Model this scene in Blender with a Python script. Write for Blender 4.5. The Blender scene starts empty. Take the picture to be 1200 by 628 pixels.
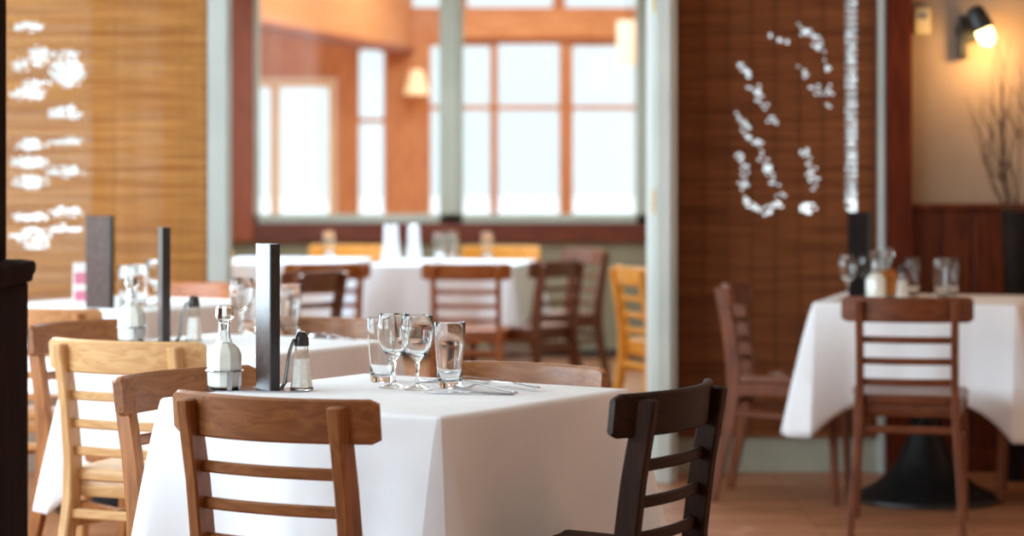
import bpy, bmesh, math, random
from mathutils import Vector, Matrix
R = random.Random(7)
PI = math.pi
SC = bpy.context.scene
COL = SC.collection
F = 85.0/36.0*1200.0      # focal length in pixels of a 1200 px wide frame
CAMZ = 1.30
YH = 195.0                # horizon row
ZT = 0.785                # height of a laid table

def at(px, py, z):        # point on the horizontal plane z seen at a pixel
    d = F*(CAMZ-z)/(py-YH)
    return Vector(((px-600)/F*d, d, z))
def atd(px, py, d):       # point at depth d
    return Vector(((px-600)/F*d, d, CAMZ-(py-YH)/F*d))

# ------------------------------------------------------------------ materials
def srgb(r, g, b):
    f = lambda c: (c/255/12.92) if c/255 <= .04045 else ((c/255+.055)/1.055)**2.4
    return (f(r), f(g), f(b), 1)
def new_mat(name):
    m = bpy.data.materials.new(name); m.use_nodes = True
    nt = m.node_tree
    return m, nt, nt.nodes['Principled BSDF']
def setp(b, **k):
    for a, v in k.items():
        b.inputs[a.replace('_', ' ')].default_value = v
def noise_ramp(nt, scale, stretch, c1, c2, detail=6, dist=0.0, lo=.35, hi=.65, coord='Object'):
    tc = nt.nodes.new('ShaderNodeTexCoord'); mp = nt.nodes.new('ShaderNodeMapping')
    mp.inputs['Scale'].default_value = stretch
    nz = nt.nodes.new('ShaderNodeTexNoise')
    nz.inputs['Scale'].default_value = scale; nz.inputs['Detail'].default_value = detail
    nz.inputs['Distortion'].default_value = dist
    rp = nt.nodes.new('ShaderNodeValToRGB')
    rp.color_ramp.elements[0].position = lo; rp.color_ramp.elements[0].color = c1
    rp.color_ramp.elements[1].position = hi; rp.color_ramp.elements[1].color = c2
    nt.links.new(tc.outputs[coord], mp.inputs['Vector'])
    nt.links.new(mp.outputs['Vector'], nz.inputs['Vector'])
    nt.links.new(nz.outputs['Fac'], rp.inputs['Fac'])
    return rp.outputs['Color'], nz.outputs['Fac']
def mixed(name, c1, c2, scale=6, stretch=(1, 1, 1), rough=.5, dist=0, bump=0, spec=.5, lo=.35, hi=.65, coat=0):
    m, nt, b = new_mat(name)
    col, fac = noise_ramp(nt, scale, stretch, c1, c2, dist=dist, lo=lo, hi=hi)
    nt.links.new(col, b.inputs['Base Color'])
    setp(b, Roughness=rough); b.inputs['Specular IOR Level'].default_value = spec
    if coat: b.inputs['Coat Weight'].default_value = coat; b.inputs['Coat Roughness'].default_value = .15
    if bump:
        bp = nt.nodes.new('ShaderNodeBump'); bp.inputs['Strength'].default_value = bump
        bp.inputs['Distance'].default_value = .004
        nt.links.new(fac, bp.inputs['Height']); nt.links.new(bp.outputs['Normal'], b.inputs['Normal'])
    return m
def wood_pair(name, c1, c2, rough=.40, spec=.5):
    h = mixed(name+'_along', c1, c2, 5, (1.6, 9, 9), rough, dist=1.6, coat=.1 if spec > .4 else 0, spec=spec)
    v = mixed(name+'_upright', c1, c2, 5, (9, 9, 1.2), rough, dist=1.2, coat=.1 if spec > .4 else 0, spec=spec)
    return h, v
WOOD = {
    'walnut': wood_pair('walnut_wood', srgb(128, 74, 34), srgb(160, 100, 52)),
    'honey': wood_pair('honey_wood', srgb(192, 142, 92), srgb(214, 170, 118)),
    'amber': wood_pair('amber_wood', srgb(205, 122, 30), srgb(232, 160, 60)),
    'chestnut': wood_pair('chestnut_wood', srgb(146, 74, 26), srgb(186, 106, 44)),
    'tan': wood_pair('tan_wood', srgb(160, 104, 58), srgb(184, 128, 78)),
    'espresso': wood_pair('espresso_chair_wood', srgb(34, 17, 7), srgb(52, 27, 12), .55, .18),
    'dark': wood_pair('dark_walnut_wood', srgb(92, 46, 22), srgb(124, 66, 34)),
}
CLOTH = mixed('white_linen', srgb(236, 235, 238), srgb(246, 245, 247), 3, (1, 1, 1), .85, spec=.2)
BLACK_IRON = mixed('black_iron', srgb(18, 17, 17), srgb(32, 30, 29), 20, (1, 1, 1), .45)
ESPRESSO = mixed('espresso_wood', srgb(30, 16, 9), srgb(46, 26, 15), 6, (8, 8, 1), .9, spec=.03)
REDWOOD = mixed('red_brown_wood', srgb(72, 24, 7), srgb(98, 37, 14), 5, (9, 9, 1), .6, spec=.15)
BAY_REDWOOD = mixed('bay_red_brown_wood', srgb(142, 62, 28), srgb(174, 84, 42), 5, (9, 9, 1), .42)
REDWOOD_H = mixed('red_brown_wood_sill', srgb(92, 33, 11), srgb(120, 50, 20), 5, (1, 9, 9), .42)
WAINS = mixed('wainscot_wood', srgb(70, 24, 6), srgb(104, 46, 18), 5, (10, 10, 1), .5, spec=.25)
ORANGE = mixed('orange_pine', srgb(196, 134, 88), srgb(216, 158, 108), 4, (6, 6, 1), .5)
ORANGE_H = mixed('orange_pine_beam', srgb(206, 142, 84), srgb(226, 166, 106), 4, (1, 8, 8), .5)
ORANGE_SHADE = mixed('painted_shadow_pine', srgb(150, 84, 48), srgb(176, 106, 62), 4, (1, 8, 8), .6)  # darker pine paints the shadow line under the beam
WHITE_PAINT = mixed('white_paint', srgb(205, 212, 206), srgb(216, 221, 215), 3, (1, 1, 1), .45)
POST_GREY = mixed('pale_grey_paint', srgb(170, 173, 167), srgb(180, 183, 177), 3, (1, 1, 1), .5)
GREY_PAINT = mixed('grey_green_paint', srgb(176, 178, 160), srgb(188, 189, 172), 3, (1, 1, 1), .5)
TAN_WALL = mixed('tan_plaster', srgb(148, 124, 104), srgb(158, 134, 114), 3, (1, 1, 1), .8)
WARM_WALL = mixed('apricot_plaster', srgb(228, 186, 158), srgb(236, 196, 168), 3, (1, 1, 1), .8)
BEIGE_WALL = mixed('beige_plaster', srgb(196, 176, 152), srgb(206, 187, 164), 3, (1, 1, 1), .8)
SAGE_WALL = mixed('sage_plaster', srgb(138, 126, 98), srgb(150, 138, 110), 3, (1, 1, 1), .8)
CREAM = mixed('cream_paint', srgb(240, 222, 176), srgb(246, 232, 192), 3, (1, 1, 1), .5)
CEIL = mixed('ceiling_paint', srgb(214, 206, 192), srgb(222, 215, 202), 3, (1, 1, 1), .9)
SNOW = mixed('snow', srgb(238, 242, 246), srgb(250, 251, 252), 1, (1, 1, 1), .9)
CHROME = mixed('polished_steel', srgb(150, 152, 156), srgb(196, 198, 202), 8, (1, 1, 1), .16)
CHROME.node_tree.nodes['Principled BSDF'].inputs['Metallic'].default_value = 1
LEATHER = mixed('brown_leatherette', srgb(66, 54, 53), srgb(84, 70, 68), 60, (1, 1, 1), .30)
LEATHER_MATT = mixed('matt_brown_leatherette', srgb(84, 70, 66), srgb(98, 83, 78), 60, (1, 1, 1), .8, spec=.15)
SPINE = mixed('black_leatherette', srgb(26, 19, 17), srgb(38, 29, 26), 60, (1, 1, 1), .4)
MENU_BLACK = mixed('matt_black_leatherette', srgb(22, 15, 13), srgb(32, 23, 20), 60, (1, 1, 1), .8, spec=.1)
SALT = mixed('glass_over_salt', srgb(226, 222, 212), srgb(244, 241, 234), 80, (1, 1, 1), .9, coat=.9)
MILKY = mixed('white_reflection_glass', srgb(226, 226, 214), srgb(238, 238, 228), 10, (1, 1, 1), .3, coat=1)  # white body colour stands in for reflections in clear glass
OILY = mixed('amber_oil', srgb(190, 110, 30), srgb(214, 136, 44), 10, (1, 1, 1), .2)
CAPBLACK = mixed('smoked_steel_cap', srgb(30, 28, 28), srgb(58, 55, 54), 90, (1, 1, 1), .25)
PAPER = mixed('white_card', srgb(238, 232, 232), srgb(246, 242, 242), 10, (1, 1, 1), .7)
PINK = mixed('pink_print', srgb(214, 120, 142), srgb(226, 140, 160), 10, (1, 1, 1), .7)
PLATE = mixed('ivory_plastic', srgb(216, 196, 150), srgb(228, 208, 164), 10, (1, 1, 1), .5)
VASE = mixed('dark_glazed_clay', srgb(24, 15, 11), srgb(40, 26, 19), 8, (1, 1, 1), .75, spec=.15)
TWIG = mixed('dry_twig', srgb(62, 40, 24), srgb(92, 62, 38), 20, (1, 1, 1), .8)

def glass_mat():
    m, nt, b = new_mat('clear_glass')
    setp(b, Base_Color=(.97, .985, .98, 1), Roughness=0.0, IOR=1.47)
    b.inputs['Transmission Weight'].default_value = 1
    return m
GLASS = glass_mat()
def pane_mat():
    m, nt, b = new_mat('window_glass')
    out = nt.nodes['Material Output']
    tr = nt.nodes.new('ShaderNodeBsdfTransparent'); tr.inputs['Color'].default_value = (.97, .985, .985, 1)
    gl = nt.nodes.new('ShaderNodeBsdfGlossy'); gl.inputs['Roughness'].default_value = .01
    mx = nt.nodes.new('ShaderNodeMixShader'); mx.inputs['Fac'].default_value = .03
    nt.links.new(tr.outputs[0], mx.inputs[1]); nt.links.new(gl.outputs[0], mx.inputs[2])
    nt.links.new(mx.outputs[0], out.inputs['Surface'])
    return m
PANE = pane_mat()
def emit(name, col, strength):
    m, nt, b = new_mat(name)
    setp(b, Base_Color=col, Roughness=.4)
    b.inputs['Emission Color'].default_value = col
    b.inputs['Emission Strength'].default_value = strength
    return m
BULB = emit('lit_frosted_bulb', (1, .74, .30, 1), 9)
SHADE_LIT = emit('lit_parchment_shade', (1, .80, .48, 1), .55)
SHADE_DRUM = emit('lit_linen_drum', (1, .90, .72, 1), .28)
def reed_mat(name, c1, c2, trans):
    m, nt, b = new_mat(name)
    out = nt.nodes['Material Output']
    col, fac = noise_ramp(nt, 4, (.5, 1, 10), c1, c2, detail=9, lo=.34, hi=.64)
    tc = nt.nodes.new('ShaderNodeTexCoord')
    sx = nt.nodes.new('ShaderNodeSeparateXYZ'); nt.links.new(tc.outputs['Object'], sx.inputs[0])
    nt.links.new(col, b.inputs['Base Color']); setp(b, Roughness=.7)
    b.inputs['Specular IOR Level'].default_value = .2
    tl = nt.nodes.new('ShaderNodeBsdfTranslucent'); nt.links.new(col, tl.inputs['Color'])
    mx = nt.nodes.new('ShaderNodeMixShader'); mx.inputs['Fac'].default_value = trans
    nt.links.new(b.outputs[0], mx.inputs[1]); nt.links.new(tl.outputs[0], mx.inputs[2])
    nt.links.new(mx.outputs[0], out.inputs['Surface'])
    return m
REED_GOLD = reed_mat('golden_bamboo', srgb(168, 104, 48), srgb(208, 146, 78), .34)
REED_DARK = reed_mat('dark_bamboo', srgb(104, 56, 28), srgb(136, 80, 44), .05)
STRING_GOLD = mixed('tan_twine', srgb(176, 124, 70), srgb(190, 138, 82), 10, (1, 1, 1), .9)
STRING_DARK = mixed('brown_twine', srgb(84, 46, 24), srgb(96, 56, 30), 10, (1, 1, 1), .9)
def floor_mat():
    m, nt, b = new_mat('oak_floor_boards')
    tc = nt.nodes.new('ShaderNodeTexCoord'); mp = nt.nodes.new('ShaderNodeMapping')
    br = nt.nodes.new('ShaderNodeTexBrick')
    br.inputs['Color1'].default_value = srgb(172, 112, 76); br.inputs['Color2'].default_value = srgb(196, 134, 96)
    br.inputs['Mortar'].default_value = srgb(104, 62, 40)
    br.inputs['Scale'].default_value = 1; br.inputs['Mortar Size'].default_value = .004
    br.inputs['Brick Width'].default_value = 1.1; br.inputs['Row Height'].default_value = .11
    nt.links.new(tc.outputs['Object'], mp.inputs['Vector']); nt.links.new(mp.outputs['Vector'], br.inputs['Vector'])
    col, fac = noise_ramp(nt, 3, (2, 18, 1), (.72, .72, .72, 1), (1.08, 1.08, 1.08, 1))
    mx = nt.nodes.new('ShaderNodeMix'); mx.data_type = 'RGBA'; mx.blend_type = 'MULTIPLY'
    mx.inputs['Factor'].default_value = 1
    nt.links.new(br.outputs['Color'], mx.inputs['A']); nt.links.new(col, mx.inputs['B'])
    nt.links.new(mx.outputs['Result'], b.inputs['Base Color'])
    setp(b, Roughness=.38)
    return m
FLOOR = floor_mat()

# ------------------------------------------------------------------ mesh helpers
class MB:
    def __init__(self): self.bm = bmesh.new()
    def loft(self, loops, cap=True, closed=True):
        vs = [[self.bm.verts.new(p) for p in lp] for lp in loops]
        n = len(vs[0])
        for a, b in zip(vs, vs[1:]):
            for i in range(n if closed else n-1):
                j = (i+1) % n
                try: self.bm.faces.new((a[i], a[j], b[j], b[i]))
                except ValueError: pass
        if cap and closed:
            for lp in (vs[0][::-1], vs[-1]):
                try: self.bm.faces.new(lp)
                except ValueError: pass
        return vs
    def box(self, x0, x1, y0, y1, z0, z1, c=0.0, M=None):
        if c <= 0:
            lps = [[(x0, y0, z), (x1, y0, z), (x1, y1, z), (x0, y1, z)] for z in (z0, z1)]
        else:
            def ring(z, i):
                return [(x0+i+c, y0+i, z), (x1-i-c, y0+i, z), (x1-i, y0+i+c, z), (x1-i, y1-i-c, z),
                        (x1-i-c, y1-i, z), (x0+i+c, y1-i, z), (x0+i, y1-i-c, z), (x0+i, y0+i+c, z)]
            lps = [ring(z0, c*.6), ring(z0+c, 0), ring(z1-c, 0), ring(z1, c*.6)]
        if M is not None: lps = [[M @ Vector(p) for p in lp] for lp in lps]
        self.loft(lps); return self
    def lathe(self, prof, n=28, cx=0, cy=0, cap=True, phase=0, closed_profile=False):
        lps = []
        for r, z in prof:
            lps.append([(cx+r*math.cos(phase+2*PI*i/n), cy+r*math.sin(phase+2*PI*i/n), z) for i in range(n)])
        if closed_profile:
            lps.append(lps[0]); vs = self.loft(lps, cap=False)
        else: self.loft(lps, cap=cap)
        return self
    def tube(self, pts, r, n=8, cap=True):
        pts = [Vector(p) for p in pts]
        rs = r if isinstance(r, (list, tuple)) else [r]*len(pts)
        up = None; lps = []
        for i, p in enumerate(pts):
            t = (pts[min(i+1, len(pts)-1)]-pts[max(i-1, 0)]).normalized()
            if up is None:
                up = Vector((0, 0, 1)) if abs(t.z) < .9 else Vector((1, 0, 0))
            a = t.cross(up).normalized(); b = a.cross(t).normalized(); up = b
            lps.append([p+a*rs[i]*math.cos(2*PI*k/n)+b*rs[i]*math.sin(2*PI*k/n) for k in range(n)])
        self.loft(lps, cap=cap); return self
    def extrude(self, outline, z0, z1, M=None):
        lps = [[Vector((x, y, z)) for x, y in outline] for z in (z0, z1)]
        if M is not None: lps = [[M @ p for p in lp] for lp in lps]
        self.loft(lps); return self
    def mesh(self, name, mat, smooth=35):
        bm = self.bm
        bmesh.ops.remove_doubles(bm, verts=bm.verts, dist=1e-6)
        bmesh.ops.recalc_face_normals(bm, faces=bm.faces)
        me = bpy.data.meshes.new(name); bm.to_mesh(me); bm.free()
        if mat: me.materials.append(mat)
        if smooth:
            for p in me.polygons: p.use_smooth = True
            me.set_sharp_from_angle(angle=math.radians(smooth))
        return me
    def build(self, name, mat, parent=None, smooth=35):
        return link(name, self.mesh(name, mat, smooth), parent)
def link(name, data, parent=None):
    o = bpy.data.objects.new(name, data); COL.objects.link(o)
    if parent is not None: o.parent = parent
    return o
def tag(o, label, cat, group=None, kind=None):
    o['label'] = label; o['category'] = cat
    if group: o['group'] = group
    if kind: o['kind'] = kind
    return o
def thing(name, label, cat, loc=(0, 0, 0), rz=0.0, group=None):
    o = link(name, None); o.location = loc; o.rotation_euler = (0, 0, rz)
    o.empty_display_size = .05
    return tag(o, label, cat, group)
def dup(src, loc, rz, label, group=None):
    c = src.copy(); COL.objects.link(c); c.location = loc; c.rotation_euler = (0, 0, rz); c['label'] = label
    if group: c['group'] = group
    for ch in list(src.children):
        d = ch.copy(); COL.objects.link(d); d.parent = c
        for g in list(ch.children):
            e = g.copy(); COL.objects.link(e); e.parent = d
    return c
def struct(name, mb, mat, parent=None, smooth=0, label=None, cat=None):
    o = mb.build(name, mat, parent, smooth)
    if parent is None:
        o['kind'] = 'structure'
        if label: o['label'] = label
        if cat: o['category'] = cat
    return o
def crect(w, h, c):
    w /= 2; h /= 2
    return [(-w+c, -h), (w-c, -h), (w, -h+c), (w, h-c), (w-c, h), (-w+c, h), (-w, h-c), (-w, -h+c)]

# ------------------------------------------------------------------ chair
def chair_meshes():
    M = {}
    def post(s):
        path = [(.196, -.285, 0), (.188, -.262, .12), (.176, -.226, .28), (.168, -.207, .42), (.165, -.208, .52),
                (.165, -.226, .66), (.166, -.250, .79), (.166, -.257, .826)]
        mb = MB(); lps = []
        for k, (x, y, z) in enumerate(path):
            dep = (.030, .034, .042, .048, .049, .047, .045, .042)[k]
            lps.append([(s*x+a, y+b, z) for a, b in crect(.027, dep+.004, .004)])
        lps.append([(s*.166+a, -.258+b, .830) for a, b in crect(.019, .032, .003)])
        mb.loft(lps); return mb
    M['post'] = [post(-1).mesh('post', None), post(1).mesh('post', None)]
    def curved(hw, z0, z1, th, yc, sag, lean=0.0, n=18, round_end=.0):
        mb = MB(); lps = []
        for i in range(n+1):
            t = -1+2*i/n; x = hw*t
            y = yc+sag*(t*t)
            e = max(0.0, abs(t)-(1-round_end)) / round_end if round_end else 0
            sh = (1-math.sqrt(max(0, 1-e*e)))*.009 if e else 0
            zz0, zz1 = z0+sh, z1-sh
            h = zz1-zz0; dy = 2*sag*t/hw; q = math.sqrt(1+dy*dy); nx, ny = -dy/q, 1/q
            lp = []
            for a, b in crect(th, h, min(.005, th*.3)):
                zz = (zz0+zz1)/2+b
                lp.append((x+nx*a, y+ny*a-lean*(b), zz))
            lps.append(lp)
        mb.loft(lps); return mb
    # crest rail fixed on the front of the posts, bowed backwards
    M['crest_rail'] = curved(.226, .752, .842, .020, -.268, .062, .10, 30, .045).mesh('crest_rail', None)
    M['slat'] = [curved(.160, z-.0125, z+.0125, .014, y-.018, .020, .1, 12).mesh('slat', None)
                 for z, y in ((.690, -.226), (.614, -.217), (.540, -.208))]
    def outline(in_, n=10):
        pts = []; r = .055
        cor = [(-.185+r, -.205+r, 180), (.185-r, -.205+r, 270), (.212-r, .215-r, 0), (-.212+r, .215-r, 90)]
        for cx, cy, a0 in cor:
            for k in range(n+1):
                a = math.radians(a0+90*k/n)
                pts.append((cx+(r-in_)*math.cos(a), cy+(r-in_)*math.sin(a)))
        return pts
    mb = MB()
    mb.loft([[(x, y, z) for x, y in outline(i)] for i, z in
             ((.012, .458), (.002, .463), (0, .474), (.002, .486), (.010, .492), (.03, .4935), (.05, .490))])
    M['seat'] = mb.mesh('seat', None)
    mb = MB()
    mb.box(-.165, .165, -.190, -.170, .415, .460, .003); mb.box(-.185, .185, .170, .190, .415, .460, .003)
    for s in (-1, 1):
        mb.loft([[(s*.172-.010, -.185, z), (s*.172+.010, -.185, z), (s*.190+.008, .185, z), (s*.190-.012, .185, z)] for z in (.415, .460)])
    M['seat_frame'] = mb.mesh('seat_frame', None)
    def leg(s):
        mb = MB(); lps = []
        for x, y, z, w in ((.197, .192, 0, .024), (.193, .186, .2, .030), (.188, .180, .40, .036), (.188, .180, .460, .036)):
            lps.append([(s*x+a, y+b, z) for a, b in crect(w, w, .004)])
        mb.loft(lps); return mb
    M['leg'] = [leg(-1).mesh('leg', None), leg(1).mesh('leg', None)]
    st = []
    for s in (-1, 1):
        st.append(MB().loft_bar((s*.172, -.215, .345), (s*.192, .185, .325), .018, .024).mesh('stretcher', None))
    st.append(MB().loft_bar((-.172, -.216, .372), (.172, -.216, .372), .018, .026).mesh('stretcher', None))
    M['stretcher'] = st
    return M
def _bar(self, a, b, w, h):
    a, b = Vector(a), Vector(b); t = (b-a).normalized(); s = t.cross(Vector((0, 0, 1))).normalized()
    self.loft([[p+s*u+Vector((0, 0, v)) for u, v in crect(w, h, .004)] for p in (a, b)])
    return self
MB.loft_bar = _bar
CH = chair_meshes()
PROTO = {}
RAIL_Y = -.252
def make_chair(tone):
    root = link('dining_chair', None); root.empty_display_size = .05
    wh, wv = WOOD[tone]
    def add(name, me, m):
        me = me.copy(); me.materials.clear(); me.materials.append(m)
        return link(name, me, root)
    add('seat', CH['seat'], wh); add('seat_frame', CH['seat_frame'], wh); add('crest_rail', CH['crest_rail'], wh)
    for me in CH['post']: add('rear_post', me, wv)
    for me in CH['slat']: add('slat', me, wh)
    for me in CH['leg']: add('leg', me, wv)
    for me in CH['stretcher']: add('stretcher', me, wh)
    root['category'] = 'chair'
    return root
def chair(tone, rail_xy, fwd, label, group, zs=1.0, sxy=1.0):
    rz = math.atan2(-fwd[0], fwd[1])
    c, s = math.cos(rz), math.sin(rz)
    y = RAIL_Y*sxy
    loc = (rail_xy[0]+y*s, rail_xy[1]-y*c, 0)
    if tone in PROTO: o = dup(PROTO[tone], loc, rz, label, group)
    else:
        o = PROTO[tone] = make_chair(tone)
        o.location = loc; o.rotation_euler = (0, 0, rz); o['label'] = label; o['group'] = group
    o.scale = (sxy, sxy, zs)
    return o

# ------------------------------------------------------------------ tables and cloths
def pedestal_meshes():
    M = {}
    M['base'] = MB().lathe([(.0, 0), (.275, 0), (.285, .006), (.283, .018), (.262, .03), (.20, .06), (.145, .105), (.105, .165),
                            (.075, .235), (.058, .30), (.052, .335), (.0, .335)], 40).mesh('base', BLACK_IRON, 50)
    M['column'] = MB().lathe([(0, .33), (.045, .33), (.040, .36), (.038, .70), (.05, .715), (0, .715)], 24).mesh('column', BLACK_IRON)
    mb = MB()
    for k in range(2):
        M_ = Matrix.Rotation(k*PI/2+PI/4, 4, 'Z')
        mb.box(-.24, .24, -.022, .022, .714, .738, .003, M_)
    M['bracket'] = mb.mesh('bracket', BLACK_IRON)
    return M
PED = pedestal_meshes()
def cloth_mesh(a, drop, seed, ext=.16, flare=.095):
    rr = random.Random(seed)
    h = a/2; rad = .009; per = []
    n_side, n_cor = 56, 2
    # perimeter samples: (x, y, nx, ny, c) with c the distance along the edge from the nearest corner
    for k in range(4):
        ang = k*PI/2
        ca, sa = math.cos(ang), math.sin(ang)
        def rot(x, y): return (x*ca-y*sa, x*sa+y*ca)
        L = a-2*rad
        for i in range(n_side):
            t = i/n_side; t = t-.38*math.sin(2*PI*t)/PI*1.15   # denser near the corners
            x = -h+rad+L*t
            c = min(x+h-rad, h-rad-x)
            p = rot(x, -h); n = rot(0, -1); per.append((*p, *n, c, k, (x+h)/a))
        for i in range(n_cor):
            th = -PI/2+PI/2*i/n_cor
            p = rot(h-rad+rad*math.cos(th), -h+rad+rad*math.sin(th)); n = rot(math.cos(th), math.sin(th))
            per.append((*p, *n, 0.0, k, 1.0))
    ph = [rr.uniform(0, 6.28) for _ in range(8)]
    fl = [flare*rr.uniform(.8, 1.25) for _ in range(4)]
    def corner_of(k, t): return (k+1) % 4 if t > .5 else k
    rows = []
    prof = [(0, 0), (.25, 0), (.6, 0), (.9, .0)]
    # top rows
    for f in (0.0, .35, .7, .93):
        rows.append([(x*f, y*f, 0) for x, y, *_ in per])
    R0 = .012
    for j in range(1, 5):
        th = PI/2*j/4
        rows.append([(x+nx*(R0*math.sin(th)-R0*.6), y+ny*(R0*math.sin(th)-R0*.6), -R0*(1-math.cos(th))) for x, y, nx, ny, c, k, t in per])
    m = 16
    for j in range(1, m+1):
        q = j/m; row = []
        for x, y, nx, ny, c, k, t in per:
            kc = math.exp(-(c/.075)**1.25)
            kw = math.exp(-((c-.17)/.075)**2)
            D = drop+ext*math.exp(-(c/.125)**1.1)
            off = R0*.4+.012*q+fl[corner_of(k, t)]*kc*q**.85-.018*kw*q**.7
            off += .006*q*math.sin(t*9+ph[k])*(1-kc)+.004*q*math.sin(t*23+ph[k+4])*(1-kc)
            off += .0035*math.exp(-((t-.5)/.012)**2)*q**.3
            row.append((x+nx*off, y+ny*off, -R0-(D-R0)*q))
        rows.append(row)
    mb = MB()
    vs = mb.loft(rows, cap=False)
    me = mb.mesh('tablecloth', CLOTH, 34)
    # the cloth faces up and outwards
    if me.polygons[0].normal.z < 0: me.flip_normals()
    return me
def table(cx, cy, rz, a, drop, seed, tl, cl, zt=ZT):
    t = thing('pedestal_table', tl, 'table', (cx, cy, 0), rz, 'pedestal tables')
    for nme in ('base', 'column', 'bracket'):
        o = link(nme, PED[nme], t)
    MB().box(-a/2+.012, a/2-.012, -a/2+.012, a/2-.012, .738, zt-.004, .004).build('tabletop', ESPRESSO, t)
    c = link('tablecloth', cloth_mesh(a, drop, seed)); c.location = (cx, cy, zt-.0008); c.rotation_euler = (0, 0, rz)
    md = c.modifiers.new('thickness', 'SOLIDIFY'); md.thickness = .0014; md.offset = -1
    tag(c, cl, 'tablecloth', 'white tablecloths')
    return t

deg = math.radians
TA = (-.2555, 5.505, deg(-33.3)); TB = (-.80, 7.055, deg(-32)); TC = (-1.445, 9.17, deg(-32))
TR = (1.61, 9.42, deg(-16)); TD1 = (-.315, 13.05, deg(-11)); TD2 = (-1.24, 13.35, deg(-11))
table(*TA, .765, .31, 1, 'black pedestal table under the sharp front tablecloth', 'white tablecloth nearest the camera, under the wine glasses in focus')
table(*TB, .67, .31, 2, 'pedestal table under the second white cloth, behind the pale honey chair', 'white tablecloth on the second table back, behind the pale honey chair')
table(*TC, .76, .31, 3, 'pedestal table by the golden blind, under the third white cloth', 'white tablecloth on the table in front of the golden bamboo blind')
table(*TR, .76, .34, 4, 'black bell-footed pedestal table beside the dark blind', 'white tablecloth with pointed hanging corners beside the dark bamboo blind')
table(*TD1, .77, .34, 5, 'pedestal table under the bay window with two upright napkins', 'white tablecloth in the window bay under the two upright napkins')
table(*TD2, .76, .34, 6, 'pedestal table in the window bay nearest the pale door post', 'white tablecloth in the window bay beside the pale post, half hidden by the standing menu')

G1 = 'ladder-back chairs in the front room'; G2 = 'ladder-back chairs in the window bay'
# front room
chair('walnut', (-.497, 4.83), (.47, .883), 'walnut ladder-back chair in sharp focus at the front of the nearest table', G1, 1, 1.08)
chair('walnut', (-.785, 5.64), (.80, -.60), 'brown chair at the left side of the nearest table, rail end beside the cruet', G1, .98)
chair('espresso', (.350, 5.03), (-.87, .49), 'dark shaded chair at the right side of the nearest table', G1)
chair('walnut', (.054, 5.93), (-.53, -.85), 'brown chair behind the nearest table, its long rail showing past the cutlery', G1, .97)
chair('honey', (-1.036, 6.37), (.40, .917), 'pale honey wood ladder-back chair in front of the second table', G1, 1, 1.06)
chair('walnut', (-1.29, 7.17), (.80, -.60), 'brown chair between the dark post and the second table', G1)
chair('walnut', (-.53, 7.44), (-.53, -.85), 'brown chair behind the second table, rail above its cutlery', G1, .99)
chair('tan', (-1.56, 7.98), (.47, .88), 'tan wood chair in front of the table by the golden blind', G1, .99)
chair('chestnut', (-1.2, 9.72), (-.53, -.85), 'orange-brown chair tucked behind the table by the golden blind', G1, .99)
chair('dark', (1.385, 8.48), (.19, .982), 'brown chair facing away in front of the right-hand table', G1)
chair('dark', (.860, 9.56), (.965, -.26), 'brown chair side-on at the table beside the dark blind, back towards the pale door jamb', G1)
chair('dark', (2.36, 9.42), (-.97, .24), 'brown chair at the vase end of the right-hand table', G1)
# window bay
chair('chestnut', (-.925, 12.25), (-.35, .937), 'chestnut chair at the bay table left of centre, pale light on its rail', G2, .965)
chair('dark', (-.845, 10.62), (-.85, .52), 'dark turned chair alone at the mouth of the window bay', G2, 1.0)
chair('chestnut', (-.235, 12.2), (.10, .99), 'chestnut chair squarely facing the bay table with two upright napkins', G2, .965)
chair('dark', (.255, 12.5), (-.80, .60), 'dark chair drawn up to the right end of the napkin table', G2, .968)
chair('dark', (.435, 13.5), (-.88, -.47), 'brown chair with a sheen on its rail against the sage wall', G2)
chair('amber', (.545, 11.3), (.94, .34), 'amber yellow chair beside the pale door jamb', G2, .99)
chair('amber', (-.06, 13.95), (-.1, -.99), 'amber chair on the window side of the napkin table', G2)
chair('amber', (-1.60, 13.0), (.99, -.1), 'amber chair at the post end of the bay, left of the menu', G2)
chair('amber', (-.95, 14.1), (-.1, -.99), 'amber chair on the window side of the left bay table', G2)

# ------------------------------------------------------------------ glassware
def tumbler_mesh():
    return MB().lathe([(0, 0), (.0265, 0), (.028, .003), (.0300, .04), (.0345, .10), (.0375, .150), (.0365, .1525), (.0352, .150),
                       (.0322, .10), (.0278, .045), (.0255, .020), (.018, .0145), (0, .013)], 36).mesh('tumbler', GLASS, 60)
def wine_mesh():
    return MB().lathe([(0, 0), (.034, 0), (.0352, .0012), (.033, .0028), (.02, .005), (.008, .009), (.0048, .018), (.0043, .045),
                       (.0055, .064), (.012, .072), (.025, .083), (.034, .100), (.0382, .122), (.0380, .145), (.0358, .1705),
                       (.0350, .1715), (.0342, .1705), (.0362, .145), (.0364, .122), (.0322, .101), (.023, .0865), (.010, .077), (0, .0755)],
                      36).mesh('wine_glass', GLASS, 60)
TUM, WINE = tumbler_mesh(), wine_mesh()
def put(name, me, loc, label, cat, group=None, rz=0):
    o = link(name, me); o.location = loc; o.rotation_euler = (0, 0, rz)
    return tag(o, label, cat, group)
def tumbler(p, label, s=1): return put('tumbler', TUM, p, label, 'tumbler', 'clear tumblers on the tables', R.uniform(0, 1))
def wine(p, label): return put('wine_glass', WINE, p, label, 'wine glass', 'clear wine glasses on the tables', R.uniform(0, 1))
tumbler(at(448, 447, ZT), 'clear tumbler on the nearest table, half behind a wine glass')
tumbler(at(527, 454, ZT), 'clear tumbler on the nearest table beside the spoon and forks')
wine(at(461.5, 454, ZT), 'clear wine glass on the nearest table overlapping the back tumbler')
wine(at(489, 456, ZT), 'clear wine glass in the middle of the four sharp glasses')
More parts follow.
